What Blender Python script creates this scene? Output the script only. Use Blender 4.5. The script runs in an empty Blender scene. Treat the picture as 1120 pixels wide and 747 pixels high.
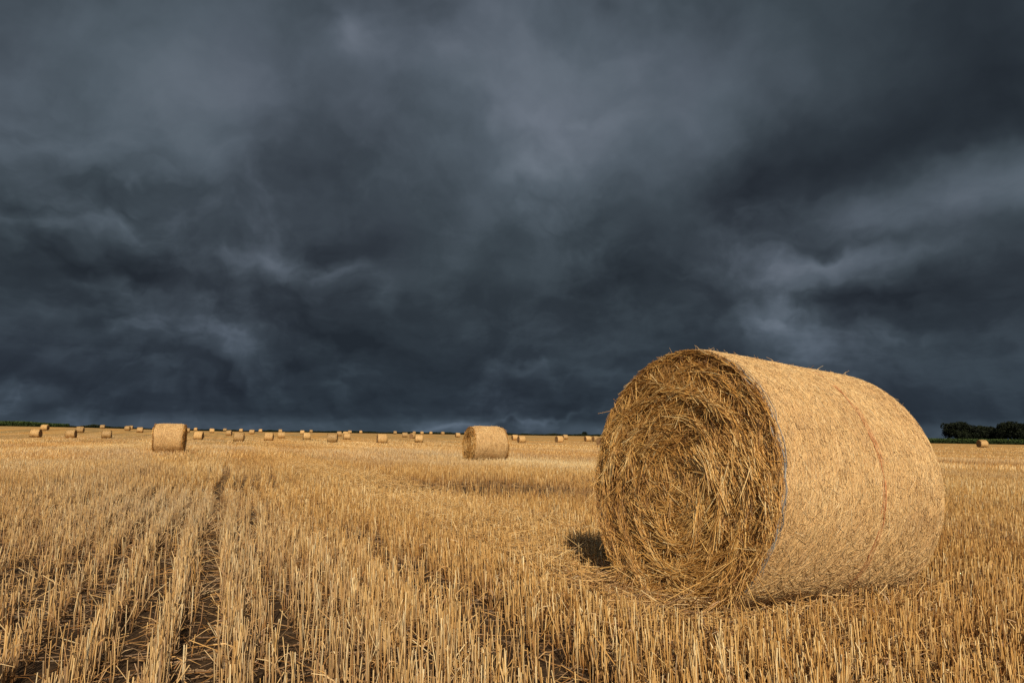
import bpy, math, random
import numpy as np
from mathutils import Matrix, Vector

rng = np.random.default_rng(7)
random.seed(7)
scn = bpy.context.scene
COL = scn.collection
PI = math.pi

# ------------------------------------------------------------------ helpers
def tag(o, label=None, cat=None, group=None, kind=None):
    if label: o['label'] = label
    if cat: o['category'] = cat
    if group: o['group'] = group
    if kind: o['kind'] = kind
    return o

def empty(name, loc=(0, 0, 0), rz=0.0, parent=None):
    o = bpy.data.objects.new(name, None)
    o.empty_display_size = 0.2
    COL.objects.link(o)
    o.location = loc
    o.rotation_euler = (0, 0, rz)
    o.parent = parent
    return o

def mesh_np(name, V, quads=None, tris=None, attrs=None, smooth=True):
    """numpy mesh; attrs: dict name -> per vertex float"""
    me = bpy.data.meshes.new(name)
    V = np.ascontiguousarray(V, dtype=np.float32)
    me.vertices.add(len(V))
    me.vertices.foreach_set('co', V.ravel())
    loops = []; starts = []; n = 0
    if quads is not None and len(quads):
        q = np.asarray(quads, dtype=np.int32)
        loops.append(q.ravel()); starts.append(np.arange(len(q), dtype=np.int32) * 4); n += q.size
    if tris is not None and len(tris):
        t = np.asarray(tris, dtype=np.int32)
        loops.append(t.ravel()); starts.append(n + np.arange(len(t), dtype=np.int32) * 3); n += t.size
    L = np.concatenate(loops); S = np.concatenate(starts).astype(np.int32)
    me.loops.add(len(L)); me.loops.foreach_set('vertex_index', L)
    me.polygons.add(len(S)); me.polygons.foreach_set('loop_start', S)
    me.polygons.foreach_set('use_smooth', np.full(len(S), smooth))
    me.update(calc_edges=True)
    for k, a in (attrs or {}).items():
        at = me.attributes.new(k, 'FLOAT', 'POINT')
        at.data.foreach_set('value', np.ascontiguousarray(a, dtype=np.float32))
    return me

def put(name, me, mat, parent=None):
    o = bpy.data.objects.new(name, me)
    for m in (mat if isinstance(mat, (list, tuple)) else [mat]):
        me.materials.append(m)
    COL.objects.link(o)
    o.parent = parent
    return o

def unit(a):
    return a / np.maximum(np.linalg.norm(a, axis=-1, keepdims=True), 1e-9)

def strand_arrays(C, W, tint, hue=None, sides=3, frame=None, tip=1.0):
    """C (N,K,3) centre lines, W (N,) half widths -> verts, quads, attrs. sides=1 gives ribbons."""
    C = np.asarray(C, float); N, K, _ = C.shape
    T = np.empty_like(C)
    T[:, 1:-1] = C[:, 2:] - C[:, :-2]; T[:, 0] = C[:, 1] - C[:, 0]; T[:, -1] = C[:, -1] - C[:, -2]
    T = unit(T)
    if frame is None:
        R = rng.normal(size=(N, 1, 3))
    else:
        R = frame[:, None, :] if frame.ndim == 2 else frame
    n1 = unit(np.cross(T, R)); n2 = np.cross(T, n1)
    w = np.asarray(W, float)[:, None, None] * np.linspace(1, tip, K)[None, :, None]
    if sides == 1:
        V = np.stack([C - n1 * w, C + n1 * w], 2); S = 2
    else:
        S = sides
        V = np.stack([C + w * (math.cos(2*PI*j/S) * n1 + math.sin(2*PI*j/S) * n2) for j in range(S)], 2)
    V = V.reshape(-1, 3)
    base = (np.arange(N)[:, None, None] * K + np.arange(K - 1)[None, :, None]) * S
    js = np.arange(1 if sides == 1 else S)[None, None, :]
    jn = (js + 1) % S
    Q = np.stack([base + js, base + jn, base + S + jn, base + S + js], -1).reshape(-1, 4)
    at = {'tint': np.repeat(tint, K * S),
          'along': np.tile(np.repeat(np.linspace(0, 1, K), S), N),
          'hue': np.repeat(hue if hue is not None else np.zeros(N), K * S)}
    return V, Q, at

def merge(parts):
    Vs, Qs, off = [], [], 0; A = {}
    for V, Q, at in parts:
        Vs.append(V); Qs.append(Q + off); off += len(V)
        for k in at: A.setdefault(k, []).append(at[k])
    return np.concatenate(Vs), np.concatenate(Qs), {k: np.concatenate(v) for k, v in A.items()}

def strand_mesh(name, parts):
    V, Q, A = merge(parts if isinstance(parts, list) else [parts])
    return mesh_np(name, V, quads=Q, attrs=A)

class Fourier:
    """smooth random field over n dimensions, roughly in -1..1"""
    def __init__(s, scale, n=14, seed=0):
        r = np.random.default_rng(seed)
        s.k = r.normal(size=(n, len(scale))) * np.asarray(scale)[None]
        s.p = r.uniform(0, 2*PI, n); s.n = n
    def __call__(s, *c):
        c = np.stack(np.broadcast_arrays(*c), -1)
        return np.sin(c @ s.k.T + s.p).sum(-1) / math.sqrt(s.n / 2) * 0.6

# ------------------------------------------------------------------ materials
def new_mat(name):
    m = bpy.data.materials.new(name); m.use_nodes = True
    nt = m.node_tree; nt.nodes.clear()
    return m, nt, nt.nodes, nt.links

def ramp(nodes, stops):
    r = nodes.new('ShaderNodeValToRGB')
    e = r.color_ramp.elements
    while len(e) > 1: e.remove(e[-1])
    e[0].position = stops[0][0]; e[0].color = (*stops[0][1], 1)
    for p, c in stops[1:]:
        x = e.new(p); x.color = (*c, 1)
    return r

def mixc(nodes, links, fac, a, b, mode='MIX'):
    m = nodes.new('ShaderNodeMix'); m.data_type = 'RGBA'; m.blend_type = mode
    for s, v in ((0, fac), (6, a), (7, b)):
        if hasattr(v, 'is_output') or isinstance(v, bpy.types.NodeSocket): links.new(v, m.inputs[s])
        elif isinstance(v, (int, float)): m.inputs[s].default_value = v
        else: m.inputs[s].default_value = (*v, 1)
    return m.outputs[2]

def straw_mat(name, stops, base_dark=None, grey=(0.36, 0.29, 0.20), rough=0.5, mottle=45.0, vary=0.0):
    m, nt, N, L = new_mat(name)
    at = N.new('ShaderNodeAttribute'); at.attribute_name = 'tint'
    hu = N.new('ShaderNodeAttribute'); hu.attribute_name = 'hue'
    al = N.new('ShaderNodeAttribute'); al.attribute_name = 'along'
    tc = N.new('ShaderNodeTexCoord')
    no = N.new('ShaderNodeTexNoise'); no.inputs['Scale'].default_value = mottle; no.inputs['Detail'].default_value = 3
    L.new(tc.outputs['Object'], no.inputs['Vector'])
    ad = N.new('ShaderNodeMath'); ad.operation = 'MULTIPLY_ADD'
    L.new(no.outputs['Fac'], ad.inputs[0]); ad.inputs[1].default_value = 0.35
    sb = N.new('ShaderNodeMath'); sb.operation = 'SUBTRACT'; L.new(at.outputs['Fac'], sb.inputs[0]); sb.inputs[1].default_value = 0.175
    L.new(sb.outputs[0], ad.inputs[2])
    rp = ramp(N, stops); L.new(ad.outputs[0], rp.inputs[0])
    col = mixc(N, L, hu.outputs['Fac'], rp.outputs[0], mixc(N, L, 0.75, rp.outputs[0], grey))
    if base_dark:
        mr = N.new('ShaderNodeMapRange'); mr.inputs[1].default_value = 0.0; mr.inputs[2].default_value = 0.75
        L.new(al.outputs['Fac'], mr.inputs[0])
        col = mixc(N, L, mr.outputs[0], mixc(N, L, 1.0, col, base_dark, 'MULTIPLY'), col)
    if vary:                      # bales differ a little in tone
        oi = N.new('ShaderNodeObjectInfo'); mv = N.new('ShaderNodeMapRange'); mv.inputs[3].default_value = 1 - vary; mv.inputs[4].default_value = 1.08
        L.new(oi.outputs['Random'], mv.inputs[0])
        vm = N.new('ShaderNodeVectorMath'); vm.operation = 'SCALE'; L.new(col, vm.inputs[0]); L.new(mv.outputs[0], vm.inputs['Scale']); col = vm.outputs[0]
    b = N.new('ShaderNodeBsdfPrincipled'); L.new(col, b.inputs['Base Color'])
    b.inputs['Roughness'].default_value = rough; b.inputs['Specular IOR Level'].default_value = 0.3
    o = N.new('ShaderNodeOutputMaterial'); L.new(b.outputs[0], o.inputs[0])
    return m

GOLD = [(0.0, (0.10, 0.042, 0.010)), (0.25, (0.28, 0.122, 0.030)), (0.55, (0.54, 0.292, 0.083)), (0.8, (0.72, 0.455, 0.170)), (1.0, (0.86, 0.66, 0.35))]
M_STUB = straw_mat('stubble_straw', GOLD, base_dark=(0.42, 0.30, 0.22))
M_LITTER = straw_mat('loose_straw', GOLD, rough=0.55)
M_SIDE = straw_mat('packed_straw', [(0.0, (0.15, 0.065, 0.018)), (0.25, (0.39, 0.205, 0.070)), (0.55, (0.62, 0.378, 0.148)), (0.8, (0.75, 0.51, 0.228)), (1.0, (0.85, 0.68, 0.40))], rough=0.55)
M_END = straw_mat('cut_straw', [(0.0, (0.11, 0.038, 0.007)), (0.25, (0.31, 0.135, 0.027)), (0.55, (0.58, 0.296, 0.070)), (0.8, (0.77, 0.475, 0.155)), (1.0, (0.88, 0.65, 0.31))], rough=0.5)

def plain_mat(name, stops, scale, rough=0.8, bump=0.0, stretch=(1, 1, 1), detail=6, coord='Object'):
    m, nt, N, L = new_mat(name)
    tc = N.new('ShaderNodeTexCoord'); mp = N.new('ShaderNodeMapping'); mp.inputs['Scale'].default_value = stretch
    L.new(tc.outputs[coord], mp.inputs[0])
    no = N.new('ShaderNodeTexNoise'); no.inputs['Scale'].default_value = scale; no.inputs['Detail'].default_value = detail
    no.inputs['Roughness'].default_value = 0.65
    L.new(mp.outputs[0], no.inputs['Vector'])
    rp = ramp(N, stops); L.new(no.outputs['Fac'], rp.inputs[0])
    b = N.new('ShaderNodeBsdfPrincipled'); L.new(rp.outputs[0], b.inputs['Base Color'])
    b.inputs['Roughness'].default_value = rough; b.inputs['Specular IOR Level'].default_value = 0.2
    if bump:
        bp = N.new('ShaderNodeBump'); bp.inputs['Strength'].default_value = bump; bp.inputs['Distance'].default_value = 0.05
        L.new(no.outputs['Fac'], bp.inputs['Height']); L.new(bp.outputs[0], b.inputs['Normal'])
    o = N.new('ShaderNodeOutputMaterial'); L.new(b.outputs[0], o.inputs[0])
    return m

M_CORE = plain_mat('bale_core_straw', [(0.3, (0.10, 0.040, 0.008)), (0.7, (0.32, 0.145, 0.032))], 60, 0.9)  # dark straw brown; shade of the deep creases is put into this colour
M_SKIN = plain_mat('bale_skin_straw', [(0.3, (0.24, 0.135, 0.048)), (0.7, (0.44, 0.27, 0.10))], 40, 0.8, 0.5, (1, 1, 1))
M_FARSKIN = plain_mat('far_bale_skin', [(0.3, (0.40, 0.235, 0.085)), (0.7, (0.58, 0.37, 0.15))], 9, 0.8, 0.6, (1, 1, 1))
M_FAREND = plain_mat('far_bale_end', [(0.3, (0.11, 0.055, 0.02)), (0.7, (0.26, 0.135, 0.048))], 9, 0.9, 0.6)
M_NET = plain_mat('net_thread', [(0.35, (0.56, 0.39, 0.18)), (0.65, (0.68, 0.54, 0.32))], 20, 0.5)
M_CORD = plain_mat('blue_grey_thread', [(0.35, (0.13, 0.13, 0.13)), (0.65, (0.32, 0.29, 0.25))], 14, 0.5)
M_ORANGE = plain_mat('orange_thread', [(0.35, (0.50, 0.15, 0.055)), (0.65, (0.60, 0.27, 0.11))], 14, 0.5)
M_BARK = plain_mat('bark', [(0.3, (0.03, 0.022, 0.016)), (0.7, (0.06, 0.045, 0.032))], 6, 0.9, 0.5)

def leaf_mat(name, stops):
    m, nt, N, L = new_mat(name)
    at = N.new('ShaderNodeAttribute'); at.attribute_name = 'tint'
    rp = ramp(N, stops); L.new(at.outputs['Fac'], rp.inputs[0])
    b = N.new('ShaderNodeBsdfPrincipled'); L.new(rp.outputs[0], b.inputs['Base Color'])
    b.inputs['Roughness'].default_value = 0.7; b.inputs['Specular IOR Level'].default_value = 0.1
    o = N.new('ShaderNodeOutputMaterial'); L.new(b.outputs[0], o.inputs[0])
    return m
M_LEAF = leaf_mat('tree_leaves', [(0, (0.004, 0.005, 0.003)), (0.6, (0.010, 0.013, 0.006)), (1, (0.022, 0.026, 0.010))])  # near-black greens: cloud shadow over the trees is in the colour
M_HEDGE = leaf_mat('hedge_leaves', [(0, (0.006, 0.008, 0.004)), (0.6, (0.015, 0.020, 0.008)), (1, (0.03, 0.036, 0.014))])  # greens darkened too, for the cloud shadow lying on the hedge
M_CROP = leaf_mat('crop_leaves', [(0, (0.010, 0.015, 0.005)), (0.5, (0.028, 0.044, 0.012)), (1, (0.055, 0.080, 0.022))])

# ------------------------------------------------------------------ terrain
RR = np.array([0, 14, 25, 37, 70, 115, 160, 190, 230, 300, 360, 600, 1500, 6000.])
ZZ = np.array([0, 0, -.16, -.16, -.40, -.60, -.40, -.18, .22, .60, .78, 0.9, -2., -10.])
def smooth(a, b, x):
    t = np.clip((np.asarray(x, float) - a) / (b - a), 0, 1); return t*t*(3-2*t)
def terrain(x, y):
    x = np.asarray(x, float); y = np.asarray(y, float)
    r = np.hypot(x, y); az = np.arctan2(x, y)
    z = np.interp(r, RR, ZZ)
    z = z + 0.9 * smooth(110, 230, r) * smooth(-0.35, -0.62, az) * (r < 900)
    z = z * (1 - 0.6 * smooth(0.30, 0.50, az) * smooth(60, 140, r) * (np.abs(az) < 2.2))
    near = 1 - smooth(14, 40, r)
    return z + 0.012 * near * BUMP(x, y)
BUMP = Fourier((2.2, 2.2), seed=3)
def field_edge(az):
    e = 345 + 12*np.sin(az*7+1) + 8*np.sin(az*17)
    return e - smooth(0.36, 0.46, az) * (e - 236) * (np.abs(az) < 2.4) + 0*az

# rows: unit vector along the drilled rows and across them
RD = np.array([-0.378, 0.926]); RU = np.array([0.926, 0.378])
def to_us(x, y): return x*RU[0] + y*RU[1], x*RD[0] + y*RD[1]
def to_xy(u, s): return u*RU[0] + s*RD[0], u*RU[1] + s*RD[1]

# ------------------------------------------------------------------ ground material
def field_material():
    m, nt, N, L = new_mat('stubble_field_soil')
    geo = N.new('ShaderNodeNewGeometry')
    mp = N.new('ShaderNodeMapping'); mp.inputs['Rotation'].default_value = (0, 0, -math.atan2(RU[1], RU[0]))
    L.new(geo.outputs['Position'], mp.inputs[0])
    def noise(scale, st, detail=5, rough=0.6):
        q = N.new('ShaderNodeMapping'); q.inputs['Scale'].default_value = st
        L.new(mp.outputs[0], q.inputs[0])
        n = N.new('ShaderNodeTexNoise'); n.inputs['Scale'].default_value = scale; n.inputs['Detail'].default_value = detail
        n.inputs['Roughness'].default_value = rough
        L.new(q.outputs[0], n.inputs['Vector']); return n.outputs['Fac']
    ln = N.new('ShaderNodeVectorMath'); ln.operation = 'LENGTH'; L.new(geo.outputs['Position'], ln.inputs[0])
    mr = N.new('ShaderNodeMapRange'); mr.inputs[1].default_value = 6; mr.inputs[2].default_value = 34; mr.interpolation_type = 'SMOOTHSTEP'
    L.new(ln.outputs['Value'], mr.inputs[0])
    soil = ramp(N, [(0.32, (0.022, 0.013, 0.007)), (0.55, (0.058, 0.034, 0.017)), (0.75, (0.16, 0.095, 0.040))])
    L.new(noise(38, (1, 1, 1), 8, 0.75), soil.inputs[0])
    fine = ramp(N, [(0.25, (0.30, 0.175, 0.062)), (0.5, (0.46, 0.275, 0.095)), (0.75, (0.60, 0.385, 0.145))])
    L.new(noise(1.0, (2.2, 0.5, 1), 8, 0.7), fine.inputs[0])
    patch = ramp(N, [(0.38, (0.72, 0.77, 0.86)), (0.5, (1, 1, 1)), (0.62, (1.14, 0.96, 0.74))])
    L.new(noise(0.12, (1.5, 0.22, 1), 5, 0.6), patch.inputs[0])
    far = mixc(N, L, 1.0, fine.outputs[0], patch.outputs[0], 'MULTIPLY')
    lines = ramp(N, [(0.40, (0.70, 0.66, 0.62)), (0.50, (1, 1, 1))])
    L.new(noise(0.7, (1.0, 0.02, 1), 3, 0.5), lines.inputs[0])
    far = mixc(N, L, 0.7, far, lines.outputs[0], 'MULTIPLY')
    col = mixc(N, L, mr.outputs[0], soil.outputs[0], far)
    b = N.new('ShaderNodeBsdfPrincipled'); L.new(col, b.inputs['Base Color'])
    b.inputs['Roughness'].default_value = 0.9; b.inputs['Specular IOR Level'].default_value = 0.1
    bp = N.new('ShaderNodeBump'); bp.inputs['Strength'].default_value = 0.5; bp.inputs['Distance'].default_value = 0.08
    L.new(noise(9, (1, 0.5, 1), 6, 0.7), bp.inputs['Height']); L.new(bp.outputs[0], b.inputs['Normal'])
    o = N.new('ShaderNodeOutputMaterial'); L.new(b.outputs[0], o.inputs[0])
    return m

def polar_sheet(name, r0, r1fun, nr, na, mat, rin=None):
    az = np.linspace(-PI, PI, na, endpoint=False)
    t = np.linspace(0, 1, nr)
    ri = np.full(na, r0) if rin is None else rin(az)
    ro = r1fun(az)
    R = ri[:, None] * (ro / ri)[:, None] ** t[None]
    X = R*np.sin(az)[:, None]; Y = R*np.cos(az)[:, None]
    Z = terrain(X, Y)
    V = np.stack([X, Y, Z], -1).reshape(-1, 3)
    i = np.arange(na)[:, None]; j = np.arange(nr-1)[None]
    a = i*nr + j; b = ((i+1) % na)*nr + j
    Q = np.stack([a, a+1, b+1, b], -1).reshape(-1, 4)
    tris = None
    if rin is None:
        V = np.concatenate([V, [[0, 0, terrain(0., 0.)]]]); c = len(V)-1
        ii = np.arange(na)
        tris = np.stack([np.full(na, c), ii*nr, ((ii+1) % na)*nr], -1)
    return put(name, mesh_np(name, V, quads=Q, tris=tris), mat)

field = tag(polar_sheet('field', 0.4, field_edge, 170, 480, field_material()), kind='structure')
M_FARM = plain_mat('cloud_shaded_farmland', [(0.35, (0.008, 0.011, 0.008)), (0.7, (0.016, 0.022, 0.012))], 0.02, 0.9)  # cloud shadow over the far land is painted in as a dark base
farm = tag(polar_sheet('ground', 0, lambda az: np.full(len(az), 6000.), 40, 480, M_FARM, rin=field_edge), kind='structure')

# ------------------------------------------------------------------ big bale frame
BY = 0.518; BL = 1.278; BR = 0.675
BAX = np.array([math.cos(BY), math.sin(BY)])
BF = np.array([0.866, 3.649])                    # ground point under the middle of the near end
BC = BF + BAX * BL/2

# ------------------------------------------------------------------ stubble
WOB = Fourier((0.55, 0.25), seed=11); WOB2 = Fourier((0.5, 1.4), seed=12)
HUE = Fourier((0.42, 0.10), seed=21); HUE2 = Fourier((1.6, 0.55), seed=22); THIN = Fourier((1.0, 0.42), seed=23); LEANF = Fourier((0.8, 0.5), seed=24)
TINTF = Fourier((0.9, 0.35), seed=25); TUFT = Fourier((9., 8.), n=40, seed=29); BROAD = Fourier((0.35, 0.05), seed=26); BROADH = Fourier((0.22, 0.035), seed=27); COMB = Fourier((1.9, 0.02), seed=28)
def row_wob(u, s): return 0.040*np.sin(s*0.95 + 0.6)*smooth(4.5, 8, s)*(1 - 0.5*smooth(14, 22, s)) + 0.13*smooth(9, 17, s) + 0.035*WOB2(u*0, s*0.45) + 0.10*WOB(u*0.3, s) * smooth(3, 9, s) + 0.012*WOB2(u*0.0, s)

# (position across the rows, half width, strength of thinning)
GAPS = [(-0.10, 0.066, 0.985), (0.245, 0.054, 0.96), (0.40, 0.05, 0.6), (-0.35, 0.05, 0.9), (-0.60, 0.045, 0.7), (0.65, 0.05, 0.6), (0.85, 0.04, 0.5), (1.06, 0.085, 0.95), (1.27, 0.05, 0.75),
        (-1.08, 0.08, 0.98), (-0.85, 0.05, 0.85), (-1.47, 0.055, 0.9), (-1.85, 0.055, 0.9), (2.15, 0.05, 0.4), (2.75, .05, .5), (3.1, 0.06, 0.8), (3.5, 0.06, 0.8), (3.9, 0.06, 0.8), (4.4, 0.08, 0.85), (-2.6, 0.09, 0.9), (-2.3, 0.06, 0.8), (-3.3, .06, .8), (-4.2, .07, .8), (6.1, .1, .8), (6.4, .1, .8), (-6.2, .12, .9), (-5.9, .1, .9)]
def keep_prob(u, s):
    k = np.ones_like(u)
    uu = u + 0.02*WOB2(u*0, s)
    for c, w, a in GAPS:
        amp = a * (np.clip(0.82 + 0.5*THIN(u*0 + c*5, s*1.3), 0, 1) if abs(c - 1.06) > .01 else np.clip(1.15 + 0.5*THIN(u*0 + 3, s*1.3), 0.3, 1)*(1 - 0.6*smooth(5, 9, s)))
        if abs(c + 0.10) < 0.01 or abs(c - 0.215) < 0.01: amp = a * (1 - 0.5*smooth(14, 26, s))
        k *= 1 - amp * np.exp(-((uu - c)/w)**4)
    k *= 1 - (0.6 + 0.2*smooth(3.5, 5, s)*(1 - smooth(11, 15, s)))*smooth(0.36, 0.85, THIN(u, s))
    # the drill leaves pairs of rows with a wider, darker furrow between them
    fur = smooth(0.20, 0.80, np.cos(2*PI*(uu + 0.10)/0.25)) * smooth(-3.2, -2.4, u)*(1 - smooth(1.5, 2.3, u)) * np.clip(0.85 + 0.5*THIN(np.round((u + 0.10)/0.25)*3.1, s*0.9), 0.15, 1)
    k *= 1 - 0.80*fur
    k *= 0.62 + 0.38*smooth(-0.5, 0.3, TUFT(u, s))
    return k
def swath(u, s):
    """1 where the combine dropped its swath: trampled, tangled straw"""
    e = 0.25*THIN(u*0, s*0.7)
    return smooth(1.25+e, 1.75+e, u) * (1 - smooth(2.6+e, 3.4+e, u)) * (0.28 + 0.57*smooth(2.6, 4.2, s + 0.5*THIN(u, s)))

def bale_clear(x, y, h):
    """True where a stalk may stand (not inside the big bale)"""
    dx = x-BF[0]; dy = y-BF[1]
    a = dx*BAX[0] + dy*BAX[1]; l = np.abs(-dx*BAX[1] + dy*BAX[0])
    zs = BR - np.sqrt(np.maximum(BR**2 - l**2, 0)) ; zs = np.where(l >= BR, 9, zs)
    inside = (a > -0.05) & (a < BL+0.03)
    return ~(inside & (h > zs - 0.01))

def sow(r0, r1, spacing, plant_step, density_keep, extra, tillers):
    """plants on drilled rows within the wedge in front of the camera, returns x, y of stalks"""
    smax = r1*1.25; umax = r1*1.15 + 2
    nu = int(2*umax/spacing); ns = int((smax + 4)/plant_step)
    nu_i = np.round(np.arange(nu) - nu//2) * spacing + 0.025
    out = []
    for blk in np.array_split(nu_i, max(1, nu*ns//2000000)):
        U, S = np.meshgrid(blk, np.arange(ns)*plant_step - 4, indexing='ij')
        U = U.ravel(); U = U + rng.normal(0, 1, U.size)*(0.0215 + 0.007*smooth(1.2, 2.0, U)); S = S.ravel() + rng.uniform(-.5, .5, S.size)*plant_step
        X, Y = to_xy(U, S); R = np.hypot(X, Y) * (1 + rng.normal(0, 0.10, X.size) * (np.hypot(X, Y) > 7))
        m = (R > r0) & (R < r1) & (Y > 0.25) & (np.abs(X) < 0.92*Y + 2.0) & (rng.uniform(size=U.size) < density_keep)
        out.append((U[m], S[m]))
    U = np.concatenate([o[0] for o in out]); S = np.concatenate([o[1] for o in out])
    k = keep_prob(U, S) * (1 - 0.5*swath(U, S))
    m = rng.uniform(size=U.size) < k
    U, S = U[m], S[m]
    n = rng.integers(1, tillers+1, size=U.size)
    U = np.repeat(U, n); S = np.repeat(S, n)
    U = U + rng.normal(0, extra, U.size) + row_wob(U, S); S = S + rng.normal(0, extra*1.5, U.size)
    return U, S

def stalks(U, S, K, sides, wid, hscale=1.0, lean=0.07, lift=0.0):
    n = len(U)
    X, Y = to_xy(U, S); Z = terrain(X, Y)
    H = hscale*np.clip(rng.normal(0.155, 0.030, n) * (1 + 0.12*TINTF(U, S)), 0.05, 0.25)
    dx_ = X - BF[0]; dy_ = Y - BF[1]; a_ = dx_*BAX[0] + dy_*BAX[1]; l_ = -dx_*BAX[1] + dy_*BAX[0]
    press = np.clip(1 - smooth(0.25, 0.55, -a_), 0, 1)*(a_ < 0.25)*(1 - smooth(0.45, 0.75, np.abs(l_)))
    press = np.maximum(press, 0.55*(1 - smooth(0.5, 0.85, np.abs(l_ + 0.1)))*(a_ > 0)*(a_ < BL + 0.1))
    H = H*(1 - 0.40*press)
    short = rng.uniform(size=n) < 0.24
    H = np.where(short, H*rng.uniform(0.35, 0.8, n), H)
    # track gaps: trodden stubs
    sw = swath(U, S)
    bent = rng.uniform(size=n) < (0.10 + 0.45*sw + 0.10*np.clip(LEANF(U, S), 0, 1))
    az = rng.uniform(0, 2*PI, n)
    tl = np.abs(rng.normal(0, lean, n)); tl = np.where(bent, rng.uniform(0.3, 1.25, n), tl)
    lx = 0.05*LEANF(U, S) + np.sin(tl)*np.cos(az); ly = 0.05*LEANF(S, U) + np.sin(tl)*np.sin(az); lz = np.cos(tl)
    ok = bale_clear(X + lx*H, Y + ly*H, lz*H) & bale_clear(X, Y, lz*H)
    X, Y, Z, H, lx, ly, lz, U, S, bent, short, sw = [a[ok] for a in (X, Y, Z, H, lx, ly, lz, U, S, bent, short, sw)]
    n = len(X)
    t = np.linspace(0, 1, K)
    bow = rng.normal(0, 0.012, (n, 2))
    C = np.empty((n, K, 3))
    C[:, :, 0] = X[:, None] + lx[:, None]*H[:, None]*t + bow[:, :1]*t*(1-t)*2
    C[:, :, 1] = Y[:, None] + ly[:, None]*H[:, None]*t + bow[:, 1:]*t*(1-t)*2
    C[:, :, 2] = Z[:, None] - 0.01 + (lz*H)[:, None]*t
    tint = np.clip(rng.normal(0.60, 0.18, n) - 0.015 + 0.03*smooth(6, 14, S) + 0.09*TINTF(U, S) + 0.13*BROAD(U, S) + 0.07*COMB(U, S)*smooth(8, 20, S) + 0.10*sw, 0.05, 1.0)
    hue = np.clip(rng.normal(0.05, 0.15, n) + 0.34*np.clip(HUE(U, S), -.4, 1) + 0.15*HUE2(U, S) - 0.25*sw + 0.22*np.clip(BROADH(U, S), -.5, 1)*smooth(5, 14, S) + 0.16*(1 - smooth(-1.5, 1.5, U)), 0, 0.9)
    tint = np.where(short, tint*0.8, tint)
    w = wid * rng.uniform(0.75, 1.35, n)
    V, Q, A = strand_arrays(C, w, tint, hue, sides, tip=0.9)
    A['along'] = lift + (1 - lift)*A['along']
    return V, Q, A

parts = []
U, S = sow(0.9, 9.5, 0.125, 0.0066, 1.0, 0.011, 3)
parts.append(stalks(U, S, 3, 3, 0.0023))
# leaf sheaths and broken blades curling off the stalks
m = rng.uniform(size=len(U)) < 0.26
Ul, Sl = U[m], S[m]; n = len(Ul)
Xl, Yl = to_xy(Ul, Sl); Zl = terrain(Xl, Yl)
az = rng.uniform(0, 2*PI, n); ln = rng.uniform(0.05, 0.13, n); h0 = rng.uniform(0.02, 0.12, n); t = np.linspace(0, 1, 4)
C = np.empty((n, 4, 3)); out = ln[:, None]*(t**1.5)*0.7
C[:, :, 0] = Xl[:, None] + np.cos(az)[:, None]*out; C[:, :, 1] = Yl[:, None] + np.sin(az)[:, None]*out
C[:, :, 2] = Zl[:, None] + h0[:, None] + ln[:, None]*(t*0.9 - 1.3*t*t*rng.uniform(0.2, 1, n)[:, None])
C[:, :, 2] = np.maximum(C[:, :, 2], Zl[:, None] + 0.004)
okl = bale_clear(Xl, Yl, h0 + 0.08)
parts.append(strand_arrays(C[okl], rng.uniform(0.0016, 0.0036, n)[okl], np.clip(rng.normal(0.5, 0.2, n), 0, 1)[okl], np.clip(rng.normal(0.3, 0.25, n), 0, 1)[okl], sides=1, tip=0.3))
print('near stalks', len(U))
U, S = sow(9.5, 24, 0.125, 0.023, 0.95, 0.012, 3)
parts.append(stalks(U, S, 2, 3, 0.0030, lift=0.12)); print('mid stalks', len(U))
U, S = sow(24, 60, 0.25, 0.12, 0.9, 0.05, 3)
parts.append(stalks(U, S, 2, 3, 0.008, 0.9, lift=0.5)); print('far stalks', len(U))
U, S = sow(60, 150, 0.6, 0.5, 0.9, 0.25, 2)
parts.append(stalks(U, S, 2, 3, 0.022, 0.75, lean=0.15, lift=0.8)); print('farther', len(U))
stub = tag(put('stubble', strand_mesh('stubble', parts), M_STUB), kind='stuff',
           label='cut golden cereal stubble standing in drilled rows across the field', cat='stubble')

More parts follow.
